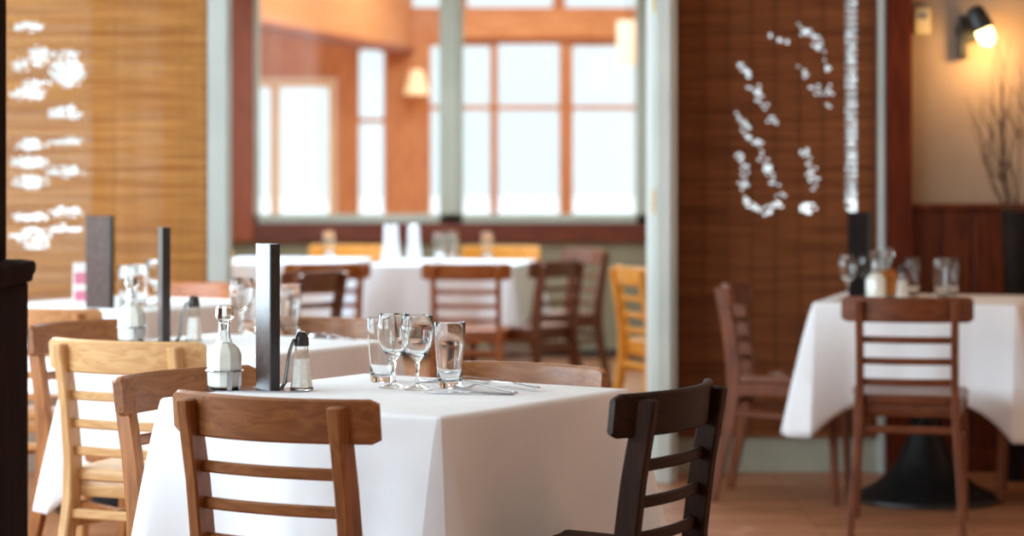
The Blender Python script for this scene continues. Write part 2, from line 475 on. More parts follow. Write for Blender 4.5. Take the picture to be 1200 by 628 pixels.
tumbler(at(340, 391, ZT), 'clear tumbler on the second table, just beside the tall standing menu')
wine(at(283, 391, ZT), 'blurred wine glass on the second table between cruet and menu')
tumbler(at(291, 388, ZT), 'blurred tumbler on the second table touching the menu outline')
tumbler(at(150, 361, ZT), 'blurred tumbler on the table by the golden blind, behind a cruet')
tumbler(at(163, 359, ZT), 'second blurred tumbler behind the cruet, by the golden blind')
wine(at(183, 359, ZT), 'blurred wine glass by the golden blind, at the edge of the middle menu')
ZR = ZT
wine(at(993, 352, ZR)+Vector((0, .0, 0)), 'wine glass at the near corner of the right-hand table')
wine(at(1016, 349, ZR), 'wine glass between menu and cruet on the right-hand table')
tumbler(at(1035, 345.5, ZR), 'tumbler behind the two cruets on the right-hand table')
tumbler(at(1069, 347, ZR), 'tumbler behind the salt shaker on the right-hand table')
tumbler(at(1104, 349, ZR), 'clear tumbler of the far pair on the right-hand table, nearer the salt shaker')
tumbler(at(1115, 346.5, ZR), 'clear tumbler of the far pair on the right-hand table, nearer the vase')
tumbler(at(386, 302, ZT), 'tumbler on the left table of the window bay')
tumbler(at(515, 305, ZT), 'tumbler in the pair beside the upright napkins, nearer the napkins')
tumbler(at(530, 303, ZT), 'tumbler in the pair beside the upright napkins, nearer the single tumbler')
tumbler(at(571, 304, ZT), 'single tumbler at the end of the napkin table')

# ------------------------------------------------------------------ cruet, shaker, caddy, menu
def make_cruet(p, label, rz=.2, fill=MILKY, group='glass cruets'):
    t = thing('cruet', label, 'cruet', p, rz, group)
    MB().lathe([(.020, .1055), (.0145, .118), (.0135, .150), (.0155, .153), (.0155, .157), (.0120, .157), (.0115, .120), (.017, .1065)],
               10, closed_profile=True).build('neck', GLASS, t, 25)
    MB().lathe([(0, .0055), (.036, .0055), (.0385, .008), (.0395, .03), (.0395, .078), (.034, .092), (.020, .106), (0, .1062)], 10).build('body', fill, t, 25)
    MB().lathe([(0, 0), (.034, 0), (.037, .003), (.0375, .0055), (0, .0055)], 10).build('foot', GLASS, t, 25)
    MB().lathe([(0, .135), (.009, .135), (.0105, .157), (.0185, .160), (.0215, .166), (.0205, .186), (.0175, .191), (0, .191)], 8).build('stopper', GLASS, t, 20)
    return t
def make_shaker(p, label, rz=.3, group='salt shakers'):
    t = thing('salt_shaker', label, 'shaker', p, rz, group)
    n = 8
    MB().lathe([(.0183, .0715), (.0165, .085), (.0150, .102), (.0130, .102), (.0146, .085), (.0160, .0715)], n, phase=PI/8, closed_profile=True).build('neck', GLASS, t, 20)
    MB().lathe([(0, .006), (.0258, .006), (.022, .035), (.0183, .071), (0, .0715)], n, phase=PI/8).build('salt_filled_body', SALT, t, 20)
    MB().lathe([(0, 0), (.0265, 0), (.0275, .003), (.0258, .006), (0, .006)], n, phase=PI/8).build('foot', GLASS, t, 20)
    MB().lathe([(0, .100), (.0168, .100), (.0175, .104), (.0165, .112), (.0170, .115), (.0145, .125), (.009, .132), (.0, .1345)], 20).build('cap', CAPBLACK, t)
    return t
def make_caddy(p, rz, label):
    t = thing('condiment_caddy', label, 'caddy', p, rz, 'table caddies')
    # long flat base running along local x
    L, W = .125, .046; out = []
    for sx, a0 in ((1, -90), (-1, 90)):
        for k in range(13):
            a = math.radians(a0+180*k/12); out.append((sx*(L-W)+W*math.cos(a), W*math.sin(a)))
    MB().extrude(out, .0, .0022).build('base_plate', CHROME, t)
    ring = MB(); cx = -.080
    ring.tube([(cx+.0425*math.cos(2*PI*k/32), .0425*math.sin(2*PI*k/32), .045) for k in range(33)], .0022, 8)
    ring.build('ring', CHROME, t)
    for a in (-62, 118):
        st = MB(); a = math.radians(a); u, v = math.cos(a), math.sin(a); M_ = Matrix.Translation((cx+.0424*u, .0424*v, 0)) @ Matrix.Rotation(a, 4, 'Z')
        st.box(-.0009, .0009, -.0055, .0055, .0015, .045, 0, M_)
        st.build('strap', CHROME, t)
    lp = MB()
    for s in (-1, 1):
        lp.tube([(.052, s*.014, .002), (.062, s*.014, .018), (.067, s*.014, .05), (.072, s*.012, .085), (.078, s*.010, .105), (.083, s*.004, .118)], .0026, 8)
    lp.build('wire_hook', CHROME, t)
    return t
def make_menu(p, rz, label, W=.105, cover=None):
    t = thing('menu', label, 'menu', p, rz, 'standing menus')
    h, T = .335, .025
    # covers left and right of the leaves, spine towards the viewer
    mb = MB(); mb.box(-T/2, -T/2+.004, 0, W, 0, h, .0012); mb.build('cover', cover or LEATHER, t)
    mb = MB(); mb.box(T/2-.004, T/2, 0, W, 0, h, .0012); mb.build('cover', SPINE, t)
    mb = MB(); mb.box(-T/2+.0006, T/2-.0006, -.0035, .0012, 0, h, .0010); mb.build('spine', SPINE, t)
    mb = MB()
    for k in range(6):
        x = -T/2+.0055+k*.0026; mb.box(x, x+.0012, .003, W-.004, .002, h-.006)
    mb.build('leaves', PAPER, t)
    return t
pA = at(303, 457, ZT); yawA = deg(-6)
make_caddy(pA, yawA, 'chrome wire caddy on the nearest table holding cruet and shaker')
cA = Matrix.Translation(pA) @ Matrix.Rotation(yawA, 4, 'Z')
make_cruet(cA @ Vector((-.080, 0, .0024)), 'faceted glass cruet with stopper in the sharp chrome ring', .15)
make_shaker(cA @ Vector((.1005, .0, .0024)), 'sharp glass salt shaker with dark cap beside the tall menu')
make_menu(cA @ Vector((.046, -.040, .0024)), deg(28), 'tall narrow menu standing in the nearest caddy, lit silver on one side', .085)
pB = at(186, 401, ZT)
make_caddy(pB, deg(-3), 'chrome caddy on the second table, blurred')
cB = Matrix.Translation(pB) @ Matrix.Rotation(deg(-3), 4, 'Z')
make_cruet(cB @ Vector((-.080, 0, .0024)), 'blurred cruet on the second table above the honey chair rail', .3)
make_menu(cB @ Vector((.030, -.040, .0024)), deg(15), 'tall narrow brown menu on the second table beside the salt shaker')
make_shaker(cB @ Vector((.102, .012, .0024)), 'blurred salt shaker on the second table beside the brown menu', .1)
pC = at(131, 361.5, ZT)
make_menu(pC, deg(66), 'wide-turned brown menu standing before the golden blind', .105, LEATHER_MATT)
# right-hand table set
make_menu(at(1015, 349.5, ZR)+Vector((.02, .02, 0)), deg(40), 'black standing menu on the right-hand table', .105, MENU_BLACK)
make_cruet(at(1026.5, 352, ZR), 'pale cruet between menu and shaker on the right-hand table', .1)
make_cruet(at(1041, 347, ZR), 'amber oil cruet behind the pale cruet on the right-hand table', .4, OILY)
make_shaker(at(1057.5, 350, ZR), 'salt shaker on the right-hand table', .2)
# small printed card left of the brown menu
t = thing('table_card', 'small white and pink card standing behind the widest brown menu', 'card', at(97, 356, ZT), deg(20), None)
mb = MB(); mb.loft([[(-.035, -.022, 0), (.035, -.022, 0), (.035, -.019, 0), (-.035, -.019, 0)], [(-.035, -.002, .155), (.035, -.002, .155), (.035, .001, .155), (-.035, .001, .155)]])
mb.loft([[(-.035, .022, 0), (.035, .022, 0), (.035, .019, 0), (-.035, .019, 0)], [(-.035, .002, .155), (.035, .002, .155), (.035, -.001, .155), (-.035, -.001, .155)]])
mb.build('sheet', PAPER, t)
mb = MB()
for z0, z1 in ((.012, .05), (.075, .118)):
    y = lambda z: -.022+.020*z/.155-.0006
    mb.loft([[(-.034, y(z0), z0), (.034, y(z0), z0), (.034, y(z0)+.0005, z0), (-.034, y(z0)+.0005, z0)], [(-.034, y(z1), z1), (.034, y(z1), z1), (.034, y(z1)+.0005, z1), (-.034, y(z1)+.0005, z1)]])
mb.build('printed_band', PINK, t)
# upright folded napkins in the bay
def napkin_mesh():
    mb = MB(); lps = []
    for j in range(12):
        q = j/11; z = .19*q; lp = []
        for k in range(40):
            a = 2*PI*k/40
            r = (.052-.012*math.sin(q*2.6))*(1+.13*(1-.5*q)*math.cos(7*a+q))*(1-.25*q**4)
            lp.append((r*math.cos(a), .72*r*math.sin(a), z+.012*math.sin(3*a)*q))
        lps.append(lp)
    mb.loft(lps); return mb.mesh('folded_napkin', CLOTH, 60)
NAP = napkin_mesh()
put('folded_napkin', NAP, at(458, 306, ZT), 'upright white folded napkin in the window bay, farther from the tumblers', 'napkin', 'upright folded napkins', .2)
put('folded_napkin', NAP, at(485, 305.5, ZT), 'upright white folded napkin in the window bay, next to the tumbler pair', 'napkin', 'upright folded napkins', 1.1)

# ------------------------------------------------------------------ cutlery
def cutlery_mesh(kind):
    mb = MB(); sec = []
    if kind == 'knife':
        prof = [(0, .004, 0, .003), (.01, .0095, 0, .0035), (.06, .0085, .001, .0038), (.095, .006, .002, .0038), (.105, .0085, .002, .002), (.15, .0095, .002, .0014), (.19, .0085, .0015, .0012), (.208, .002, .001, .001)]
    elif kind == 'spoon':
        prof = [(0, .004, .001, .002), (.008, .0095, .001, .002), (.05, .0065, .004, .0022), (.10, .0042, .010, .0025), (.125, .0040, .011, .0026), (.135, .010, .008, .002),
                (.148, .018, .0035, .0015), (.165, .0205, .0015, .0014), (.182, .016, .003, .0014), (.192, .007, .0055, .0013)]
    else:
        prof = [(0, .004, .001, .002), (.008, .0095, .001, .002), (.05, .0065, .004, .0022), (.10, .0042, .011, .0025), (.122, .0042, .012, .0026), (.134, .010, .008, .002), (.145, .0125, .004, .0016), (.150, .0125, .003, .0016)]
    lps = []
    for x, w, z, t in prof:
        lps.append([(x, -w, z+t*.3), (x, -w*.6, z), (x, 0, z-(.0 if kind != 'spoon' or x < .13 else -.0)), (x, w*.6, z), (x, w, z+t*.3), (x, w*.6, z+t), (x, 0, z+t*.9), (x, -w*.6, z+t)])
    mb.loft(lps)
    if kind == 'fork':
        for k in range(4):
            y = -.0108+k*.0072
            mb.loft([[(x, y-w, z), (x, y+w, z), (x, y+w, z+.0015), (x, y-w, z+.0015)] for x, w, z in ((.149, .0022, .003), (.165, .0018, .0015), (.180, .0014, .003), (.192, .0007, .007))])
    return mb.mesh(kind, CHROME, 50)
CUT = {k: cutlery_mesh(k) for k in ('knife', 'spoon', 'fork')}
def cutlery(kind, p0, p1, label, dz=0.0006, group=None):
    """handle end at pixel p0, business end at pixel p1 on the table top"""
    a = at(*p0, ZT); b = at(*p1, ZT); v = b-a
    return put(kind, CUT[kind], (a.x, a.y, ZT+dz), label, kind, group, math.atan2(v.y, v.x))
cutlery('spoon', (573, 450), (500, 447), 'spoon on the nearest table with its bowl between the glasses')
cutlery('fork', (592, 445.5), (540, 448), 'fork lying behind the sharp tumbler on the nearest table', .001)
cutlery('fork', (606, 461), (522, 454.5), 'fork whose tines lie in front of the sharp tumbler', .0006)
cutlery('knife', (632, 459), (556, 448), 'knife with a brown reflection on its blade on the nearest table', .0085)
cutlery('knife', (603, 462.5), (519, 461), 'knife lying nearest the table edge in front of the forks', .0006)
cutlery('fork', (391, 398), (358, 391.5), 'fork on the second table beside the tumbler')
cutlery('spoon', (417, 399), (372, 396), 'spoon on the second table beside the fork')

# ------------------------------------------------------------------ room shell
H = 2.9
YW = 10.30                       # plane of the blinds
struct('floor', MB().box(-3.3, 3.2, -3.1, 22.1, -.1, 0), FLOOR)
mb = MB(); mb.box(-3.3, 3.2, -3.0, YW+.1, H, H+.1); mb.box(-2.4, -1.35, YW+.1, 16.5, H, H+.1); mb.box(.35, 1.4, YW+.1, 16.5, H, H+.1); mb.box(-1.35, .35, YW+.1, 11.8, H, H+.1); mb.box(-1.35, .35, 14.6, 16.5, H, H+.1); struct('ceiling', mb, CEIL)  # gap over the bay is added to let in the roof fill lamp
# left wall with three tall window openings
def wall_x(name, x0, x1, ys, z0, z1, mat, y0, y1, zt=H):
    mb = MB(); y = y0
    for a, b in ys:
        mb.box(x0, x1, y, a, 0, zt); mb.box(x0, x1, a, b, 0, z0); mb.box(x0, x1, a, b, z1, zt); y = b
    mb.box(x0, x1, y, y1, 0, zt); return struct(name, mb, mat)
LW = [(-.2, 1.5), (2.0, 3.9), (4.4, 6.3), (6.8, 9.5)]
wall_x('wall_left', -3.3, -3.2, LW, .7, 2.6, BEIGE_WALL, -3.0, YW)
n = 1
for a, b in LW:
    fr = MB(); fr.box(-3.32, -3.16, a, a+.06, .7, 2.6, .004); fr.box(-3.32, -3.16, b-.06, b, .7, 2.6, .004); fr.box(-3.32, -3.14, a, b, .66, .72, .004); fr.box(-3.32, -3.16, a, b, 2.54, 2.6, .004)
    fr.box(-3.29, -3.22, (a+b)/2-.03, (a+b)/2+.03, .72, 2.54)
    w = struct('window_%d' % n, fr, WHITE_PAINT); n += 1
    MB().box(-3.258, -3.252, a+.05, b-.05, .72, 2.55).build('pane', PANE, w, 0)
struct('wall_right', MB().box(3.1, 3.2, -3.0, YW, 0, H), WARM_WALL)
struct('wall_rear', MB().box(-3.3, 3.2, -3.1, -3.0, 0, H), WAINS)

# wall with the blinds, the wide opening to the bay, and the lamp
BLW = (-2.36, -1.345); BRW = (.735, 1.53)
mb = MB()
mb.box(-3.3, BLW[0], YW, YW+.1, 0, H); mb.box(BLW[0], BLW[1], YW, YW+.1, 0, .55); mb.box(BLW[0], BLW[1], YW, YW+.1, 2.72, H)
mb.box(BLW[1], -1.29, YW, YW+.1, 0, H)
mb.box(.675, BRW[0], YW, YW+.1, 0, H); mb.box(BRW[0], BRW[1], YW, YW+.1, 0, .17); mb.box(BRW[0], BRW[1], YW, YW+.1, 2.72, H)
mb.box(BRW[1], 3.2, YW, YW+.1, 0, H)
mb.box(-1.29, .675, YW, YW+.1, 2.75, H)
struct('wall_far', mb, TAN_WALL)
# low pale panel under the dark blind and its baseboard
mb = MB(); mb.box(.675, 1.582, YW-.02, YW, .055, .17, .003); struct('trim_1', mb, GREY_PAINT)
mb = MB(); mb.box(.675, 1.582, YW-.035, YW, 0, .055, .004); struct('baseboard_far', mb, GREY_PAINT)
# door jamb on the right of the opening, with hinges
mb = MB(); mb.box(.592, .652, 9.92, 10.42, 0, H, .003); mb.box(.652, .678, 9.95, 10.42, 0, H, .004); mb.box(.578, .592, 10.0, 10.40, 0, H, .003)
jm = struct('door_1', mb, WHITE_PAINT)
for py in (0, 236):
    p = atd(767, py, 9.94); q = MB(); q.lathe([(0, -.05), (.008, -.05), (.008, .05), (0, .05)], 12, p.x, p.y-.01); q.box(p.x-.012, p.x+.03, p.y-.006, p.y+.002, -.048, .048)
    h = q.build('hinge', PLATE, jm); h.location.z = p.z
# pale post on the left of the opening
struct('trim_2', MB().box(-1.290, -1.207, YW-.05, YW+.12, 0, H, .004), POST_GREY)
# white strip and red-brown post right of the dark blind
struct('trim_3', MB().box(1.553, 1.582, YW-.05, YW, 0, H, .003), WHITE_PAINT)
struct('trim_4', MB().box(1.582, 1.690, YW-.09, YW, 0, H, .005), REDWOOD)
# wainscot
mb = MB(); x = 1.692; k = 0
while x < 3.09:
    mb.box(x+.002, min(x+.131, 3.098), YW-.022, YW, .1, 1.115, .004); x += .135
wn = struct('trim_5', mb, WAINS)
MB().box(1.69, 3.1, YW-.045, YW, 1.115, 1.142, .005).build('cap_rail', WAINS, wn)
MB().box(1.69, 3.1, YW-.03, YW, 0, .1, .004).build('baseboard', WAINS, wn)
struct('trim_6', MB().box(2.238, 2.30, YW-.03, YW, 1.142, H, .003), REDWOOD)

# window behind each blind
def frame_y(x0, x1, z0, z1, y0, y1, w, mats, name, mull=(), rails=(), pane=True):
    mb = MB(); mb.box(x0, x0+w, y0, y1, z0, z1, .003); mb.box(x1-w, x1, y0, y1, z0, z1, .003)
    mb.box(x0+w, x1-w, y0, y1, z0, z0+w, .003); mb.box(x0+w, x1-w, y0, y1, z1-w, z1, .003)
    for a, ww in mull: mb.box(a-ww/2, a+ww/2, y0, y1, z0+w, z1-w, .003)
    for a, ww in rails: mb.box(x0+w, x1-w, y0+.005, y1-.005, a-ww/2, a+ww/2, .003)
    o = struct(name, mb, mats)
    if pane: MB().box(x0+w*.5, x1-w*.5, (y0+y1)/2-.003, (y0+y1)/2+.003, z0+w*.5, z1-w*.5).build('pane', PANE, o, 0)
    return o
frame_y(BLW[0], BLW[1], .55, 2.72, YW+.03, YW+.09, .05, WHITE_PAINT, 'window_5')
frame_y(BRW[0], BRW[1], .17, 2.72, YW+.03, YW+.09, .04, WHITE_PAINT, 'window_6')

# ------------------------------------------------------------------ bamboo blinds
def seg_dist(px, py, a, b):
    ax, ay = a; bx, by = b; vx, vy = bx-ax, by-ay
    t = max(0, min(1, ((px-ax)*vx+(py-ay)*vy)/(vx*vx+vy*vy+1e-9)))
    return math.hypot(px-ax-t*vx, py-ay-t*vy)
def blind(name, x0, x1, z0, z1, yb, mat, smat, gap, label, pitch, strings, seed, tight=False):
    rr = random.Random(seed)
    t = thing(name, label, 'blind', ((x0+x1)/2, yb, z1), 0, 'woven bamboo blinds')
    ox, oz = (x0+x1)/2, z1
    mb = MB(); z = z0; step = .012; row = 0
    s = F/yb
    while z < z1-.03:
        hh = pitch*(rr.uniform(.88, .97) if not tight else rr.uniform(1.0, 1.03)); th = .0025
        yo = rr.uniform(-.0008, .0008)
        x = x0; start = None; nseg = int((x1-x0)/step)
        for i in range(nseg+1):
            xx = x0+i*step
            solid = i < nseg and not gap(600+(xx+step/2)*s, YH-(z+hh/2-CAMZ)*s, row, rr)
            if solid and start is None: start = xx
            if (not solid) and start is not None:
                mb.box(start-ox, xx-ox, -th+yo, th+yo, z-oz, z+hh-oz); start = None
        z += pitch; row += 1
    mb.build('woven_panel', mat, t, 0)
    mb = MB()
    for k in range(strings):
        x = x0+.03+(x1-x0-.06)*k/(strings-1)
        mb.box(x-.002-ox, x+.002-ox, -.006, -.0035, z0-oz, -.02)
    mb.build('twine', smat, t, 0)
    MB().box(x0-ox, x1-ox, -.014, .014, -.035, .0, .004).build('head_rail', mat, t, 0)
    MB().box(x0-ox, x1-ox, -.008, .008, z0-oz-.018, z0-oz, .004).build('bottom_rail', mat, t, 0)
    return t
LG = [(65, 62, 30, 8), (150, 125, 30, 7), (88, 128, 20, 18), (48, 150, 16, 12), (155, 165, 34, 27), (85, 190, 30, 6), (65, 215, 36, 12), (150, 258, 34, 13),
      (70, 333, 35, 10), (155, 325, 34, 7), (70, 372, 38, 12), (150, 395, 38, 10), (70, 418, 38, 12), (70, 500, 36, 8), (155, 487, 34, 9), (70, 541, 40, 13), (150, 525, 34, 7), (85, 566, 30, 6)]
LG = [(a/1.963, b/1.963, c/1.963, d/1.963) for a, b, c, d in LG]
def gap_left(px, py, row, rr):
    for a, b, c, d in LG:
        q = math.hypot((px-a)/(c*1.2), (py-b)/(d*1.4))
        if q < 1: return rr.random() < (.92 if q < .75 else .55) if (row % 3 or c*d > 200) else rr.random() < .35
    return False
RL = [((170, 150), (235, 250)), ((170, 270), (215, 340)), ((215, 340), (250, 420)), ((250, 420), (272, 460)), ((175, 360), (185, 460)), ((185, 460), (225, 485)), ((225, 485), (272, 465)),
      ((285, 40), (345, 90)), ((345, 90), (375, 160)), ((375, 160), (372, 235)), ((315, 160), (365, 225)), ((245, 275), (285, 310)), ((320, 340), (345, 430)), ((240, 80), (280, 100))]
RL = [((780+a/1.962, b/1.962), (780+c/1.962, d/1.962)) for (a, b), (c, d) in RL]
def gap_right(px, py, row, rr):
    if math.hypot((px-948)/11, (py-244)/6.5) < 1 or math.hypot((px-998)/7.5, (py-240)/9) < 1: return rr.random() < .7
    if 992 < px < 1004 and -60 < py < 240: return row % 3 == 0 or (row % 3 == 1 and rr.random() < .35)
    for i, (a, b) in enumerate(RL):
        d = seg_dist(px, py, a, b)
        if d < 6.5: return rr.random() < (.42 if d < 3.5 else .16)*(1 if i in (1, 2, 3, 5, 6, 0) else .6)
    return False
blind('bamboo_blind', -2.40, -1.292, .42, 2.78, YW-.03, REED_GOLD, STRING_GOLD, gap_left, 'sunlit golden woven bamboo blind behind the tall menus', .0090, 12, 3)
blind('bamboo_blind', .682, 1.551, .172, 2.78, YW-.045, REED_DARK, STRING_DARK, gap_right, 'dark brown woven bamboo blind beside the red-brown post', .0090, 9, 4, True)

# ------------------------------------------------------------------ window bay
YE = 16.5
def slab(name, a, b, z0, z1, th, mat):
    a, b = Vector((*a, 0)), Vector((*b, 0)); t = (b-a); L = t.length; ang = math.atan2(t.y, t.x)
    M_ = Matrix.Translation(a) @ Matrix.Rotation(ang, 4, 'Z')
    return struct(name, MB().box(0, L, 0, th, z0, z1, 0, M_), mat)
slab('wall_bay_right', (.74, YW+.1), (1.14, YE), 0, H, -.06, SAGE_WALL)
mb = MB()
# left wall of the bay carries a tall opening, added for fill light
a = Vector((-1.75, YW+.12, 0)); b = Vector((-2.35, YE, 0)); tt = b-a; Lb = tt.length
Mb = Matrix.Translation(a) @ Matrix.Rotation(math.atan2(tt.y, tt.x), 4, 'Z')
mb.box(0, .7, 0, .06, 0, H, 0, Mb); mb.box(.7, 5.2, 0, .06, 0, .75, 0, Mb); mb.box(.7, 5.2, 0, .06, 2.6, H, 0, Mb); mb.box(5.2, Lb, 0, .06, 0, H, 0, Mb)
struct('wall_bay_left', mb, SAGE_WALL)
mb = MB(); mb.box(.7, 5.2, -.01, .07, .72, .78, .003, Mb); mb.box(.7, 5.2, -.01, .07, 2.57, 2.63, .003, Mb)
for u in (.7, 2.2, 3.7, 5.14): mb.box(u, u+.06, -.01, .07, .78, 2.57, .003, Mb)
w7 = struct('window_7', mb, WHITE_PAINT)  # unseen window added around the side fill lamp
MB().box(.75, 5.15, .028, .034, .78, 2.57, 0, Mb).build('pane', PANE, w7, 0)
# far wall of the bay with the wide interior window
def X(px, d): return (px-600)/F*d
def Z(py, d): return CAMZ-(py-YH)/F*d
e = YE
xl, xr = X(272, e), X(768, e)
zs = Z(283, e)
mb = MB(); mb.box(-2.3, X(270, e), e, e+.1, 0, H); mb.box(X(270, e), 1.2, e, e+.1, 0, zs+.01); mb.box(X(270, e), 1.2, e, e+.1, 2.72, H); mb.box(X(764, e), 1.2, e, e+.1, zs, 2.72)
struct('wall_bay_far', mb, SAGE_WALL)
mb = MB()
mb.box(X(266, e), X(298, e), e-.06, e+.06, zs, 2.72, .006)
struct('trim_7', mb, BAY_REDWOOD)
struct('trim_8', MB().box(X(298, e), 1.12, e-.06, e+.06, zs, Z(261, e), .006), REDWOOD_H)
struct('baseboard_bay', MB().box(-2.1, 1.1, e-.02, e, 0, .05, .003), BLACK_IRON)
mb = MB(); z0 = Z(261, e); z1 = 2.72; ya, yb_ = e-.03, e+.05
mb.box(X(298, e), X(763, e), ya, yb_, z0, Z(251, e), .004); mb.box(X(298, e), X(304, e), ya, yb_, z0, z1, .003)
mb.box(X(515, e), X(543, e), ya, yb_, z0, z1, .004); mb.box(X(745, e), X(763, e), ya, yb_, z0, z1, .004); mb.box(X(298, e), X(763, e), ya, yb_, 2.64, z1, .003)
mb.box(X(522, e), X(537, e), ya-.02, yb_, z0+.06, z1-.08, .004)
w8 = struct('window_8', mb, GREY_PAINT)
for a_, b_ in ((303, 516), (542, 746)):
    MB().box(X(a_, e), X(b_, e), e+.005, e+.011, Z(252, e), 2.65).build('pane', PANE, w8, 0)

# ------------------------------------------------------------------ sun room beyond
YS = 22.0; d = YS
HS = 3.35
def open_wall(x0, x1, z0, z1, holes, y0, y1):
    """wall in the XZ plane with rectangular holes (x0,x1,z0,z1)"""
    xs = sorted({x0, x1, *[h[0] for h in holes], *[h[1] for h in holes]}); zs_ = sorted({z0, z1, *[h[2] for h in holes], *[h[3] for h in holes]})
    mb = MB()
    for a, b in zip(xs, xs[1:]):
        for c, e_ in zip(zs_, zs_[1:]):
            m, q = (a+b)/2, (c+e_)/2
            if not any(h[0] < m < h[1] and h[2] < q < h[3] for h in holes): mb.box(a, b, y0, y1, c, e_)
    return mb
wins = [(X(418, d), X(452, d), .75, Z(56, d)), (X(502, d), X(577, d), .75, Z(51, d)), (X(581, d), X(658, d), .75, Z(49, d)), (X(669, d), X(747, d), .75, Z(51, d))]
cler = [(X(418, d), X(518, d), Z(11, d), 3.2), (X(545, d), X(650, d), Z(11, d), 3.2), (X(660, d), X(755, d), Z(11, d), 3.2)]
door_hole = (X(298, d), X(394, d), 0, Z(92, d))
struct('wall_sunroom_far', open_wall(-2.45, 1.35, 0, HS, wins+cler+[door_hole], YS, YS+.12), ORANGE)
for i, (x0, x1, z0, z1) in enumerate(wins):
    frame_y(x0, x1, z0, z1, YS+.02, YS+.08, .02, ORANGE, 'window_%d' % (9+i), (), ((Z(141 if i == 0 else 126, d), .045),))
for i, (x0, x1, z0, z1) in enumerate(cler):
    frame_y(x0, x1, z0, z1, YS+.02, YS+.08, .02, ORANGE_H, 'window_%d' % (13+i))
struct('trim_9', MB().box(X(520, d), 1.27, YS-.10, YS, Z(45, d), Z(13, d), .005), ORANGE_H)
# glazed cream door
mb = MB(); x0, x1, z1 = X(298, d), X(393, d), Z(93, d)
mb.box(x0, x1, YS-.02, YS+.06, z1-.07, z1, .004); mb.box(x1-.06, x1, YS-.02, YS+.06, 0, z1-.07, .004); mb.box(x0, x0+.05, YS-.02, YS+.06, 0, z1-.07, .004)
mb.box(X(317, d), X(328, d), YS-.02, YS+.06, 0, z1-.07, .004); mb.box(x0+.05, x1-.06, YS-.01, YS+.05, 0, .25, .004)
dr = struct('door_2', mb, CREAM)
MB().box(x0+.03, x1-.03, YS+.018, YS+.024, .25, z1-.05).build('pane', PANE, dr, 0)
MB().tube([(X(383, d), YS-.03, 1.0), (X(383, d), YS-.06, 1.0), (X(378, d), YS-.06, 1.0)], .008).build('handle', CHROME, dr)
struct('wall_sunroom_left', MB().box(-2.53, -2.45, YE+.1, YS+.1, 0, HS), ORANGE)
struct('wall_sunroom_right', MB().box(1.27, 1.35, YE+.1, YS, 0, HS), ORANGE)
mb = MB(); mb.box(-2.53, -2.3, YE+.02, YE+.1, 0, HS); mb.box(1.2, 1.35, YE+.02, YE+.1, 0, HS); mb.box(-2.3, 1.2, YE+.1, YE+.16, 2.75, HS)
struct('wall_sunroom_near', mb, ORANGE)
# sun room ceiling with skylight strips and a boxed beam running away to the right
mb = MB()
for a_, b_ in ((YE+.1, 17.2), (18.6, 19.4), (20.8, YS+.1)): mb.box(-2.53, 1.35, a_, b_, HS, HS+.1)
struct('ceiling_sunroom', mb, ORANGE_H)
pa, pb = Vector((X(290, 17.5), 17.5, 0)), Vector((X(484, 21.99), 21.99, 0)); tt = pb-pa
Mb2 = Matrix.Translation(pa) @ Matrix.Rotation(math.atan2(tt.y, tt.x), 4, 'Z')
mb = MB(); mb.box(0, tt.length, 0, .22, 2.38, HS, .004, Mb2); struct('trim_10', mb, ORANGE_H)
struct('beam_shadow_strip', MB().box(0, tt.length, -.012, .24, 2.335, 2.38, .003, Mb2), ORANGE_SHADE)  # thin strip coloured as the beam's shadow line

# lamps of the sun room
p = atd(488, 96, 21.8)
t = thing('wall_lamp', 'small cream shaded wall lamp between the narrow sun room windows', 'lamp', (p.x, YS, p.z), 0)
MB().lathe([(.055, .11), (.115, -.11), (.111, -.11), (.051, .11)], 28, 0, -.17, cap=False, closed_profile=True).build('lamp_shade', SHADE_LIT, t)
mb = MB(); mb.tube([(0, -.01, -.02), (0, -.09, -.03), (0, -.17, -.08), (0, -.17, .0)], .01); mb.box(-.04, .04, -.02, 0, -.08, .06, .004); mb.build('bracket', CHROME, t)
p = atd(737, 50, 18.9)
t = thing('pendant_lamp', 'white drum pendant lamp hanging in the sun room', 'lamp', (p.x, p.y, HS), 0)
zz = p.z-HS
MB().lathe([(.095, zz+.17), (.095, zz-.17), (.092, zz-.17), (.092, zz+.17)], 32, cap=False, closed_profile=True).build('lamp_shade', SHADE_DRUM, t)
MB().tube([(0, 0, 0), (0, 0, zz+.08)], .004).build('cord', BLACK_IRON, t)
mb = MB(); mb.tube([(-.092, 0, zz+.16), (.092, 0, zz+.16)], .003); mb.lathe([(0, zz+.04), (.02, zz+.06), (.02, zz+.12), (0, zz+.16)], 16); mb.build('socket', PLATE, t)

# outside
struct('ground', MB().box(-60, 60, -30, 120, -.45, -.25), SNOW)

# ------------------------------------------------------------------ dark half-wall post at the left
PR = -.900; mb = MB(); mb.box(-1.16, PR, 4.22, 4.50, 0, 1.085, .004)
t = thing('newel_post', 'dark espresso wood post with a moulded cap at the edge of the room', 'post', (-1.01, 4.36, 0))
t2 = [mb.build('body', ESPRESSO, t)]
mb = MB()
def rr_ring(i, z): return [(-1.16-i, 4.22-i, z), (PR+i, 4.22-i, z), (PR+i, 4.50+i, z), (-1.16-i, 4.50+i, z)]
mb.loft([rr_ring(.0, 1.085), rr_ring(.006, 1.087), rr_ring(.008, 1.10), rr_ring(.011, 1.104), rr_ring(.012, 1.116), rr_ring(.009, 1.124), rr_ring(-.01, 1.128)]); t2.append(mb.build('cap', ESPRESSO, t))
t2.append(MB().box(-1.13, -.934, 4.25, 4.47, 1.125, H-.002, .004).build('upper_column', ESPRESSO, t))
for o in t2: o.location = (1.01, -4.36, 0)

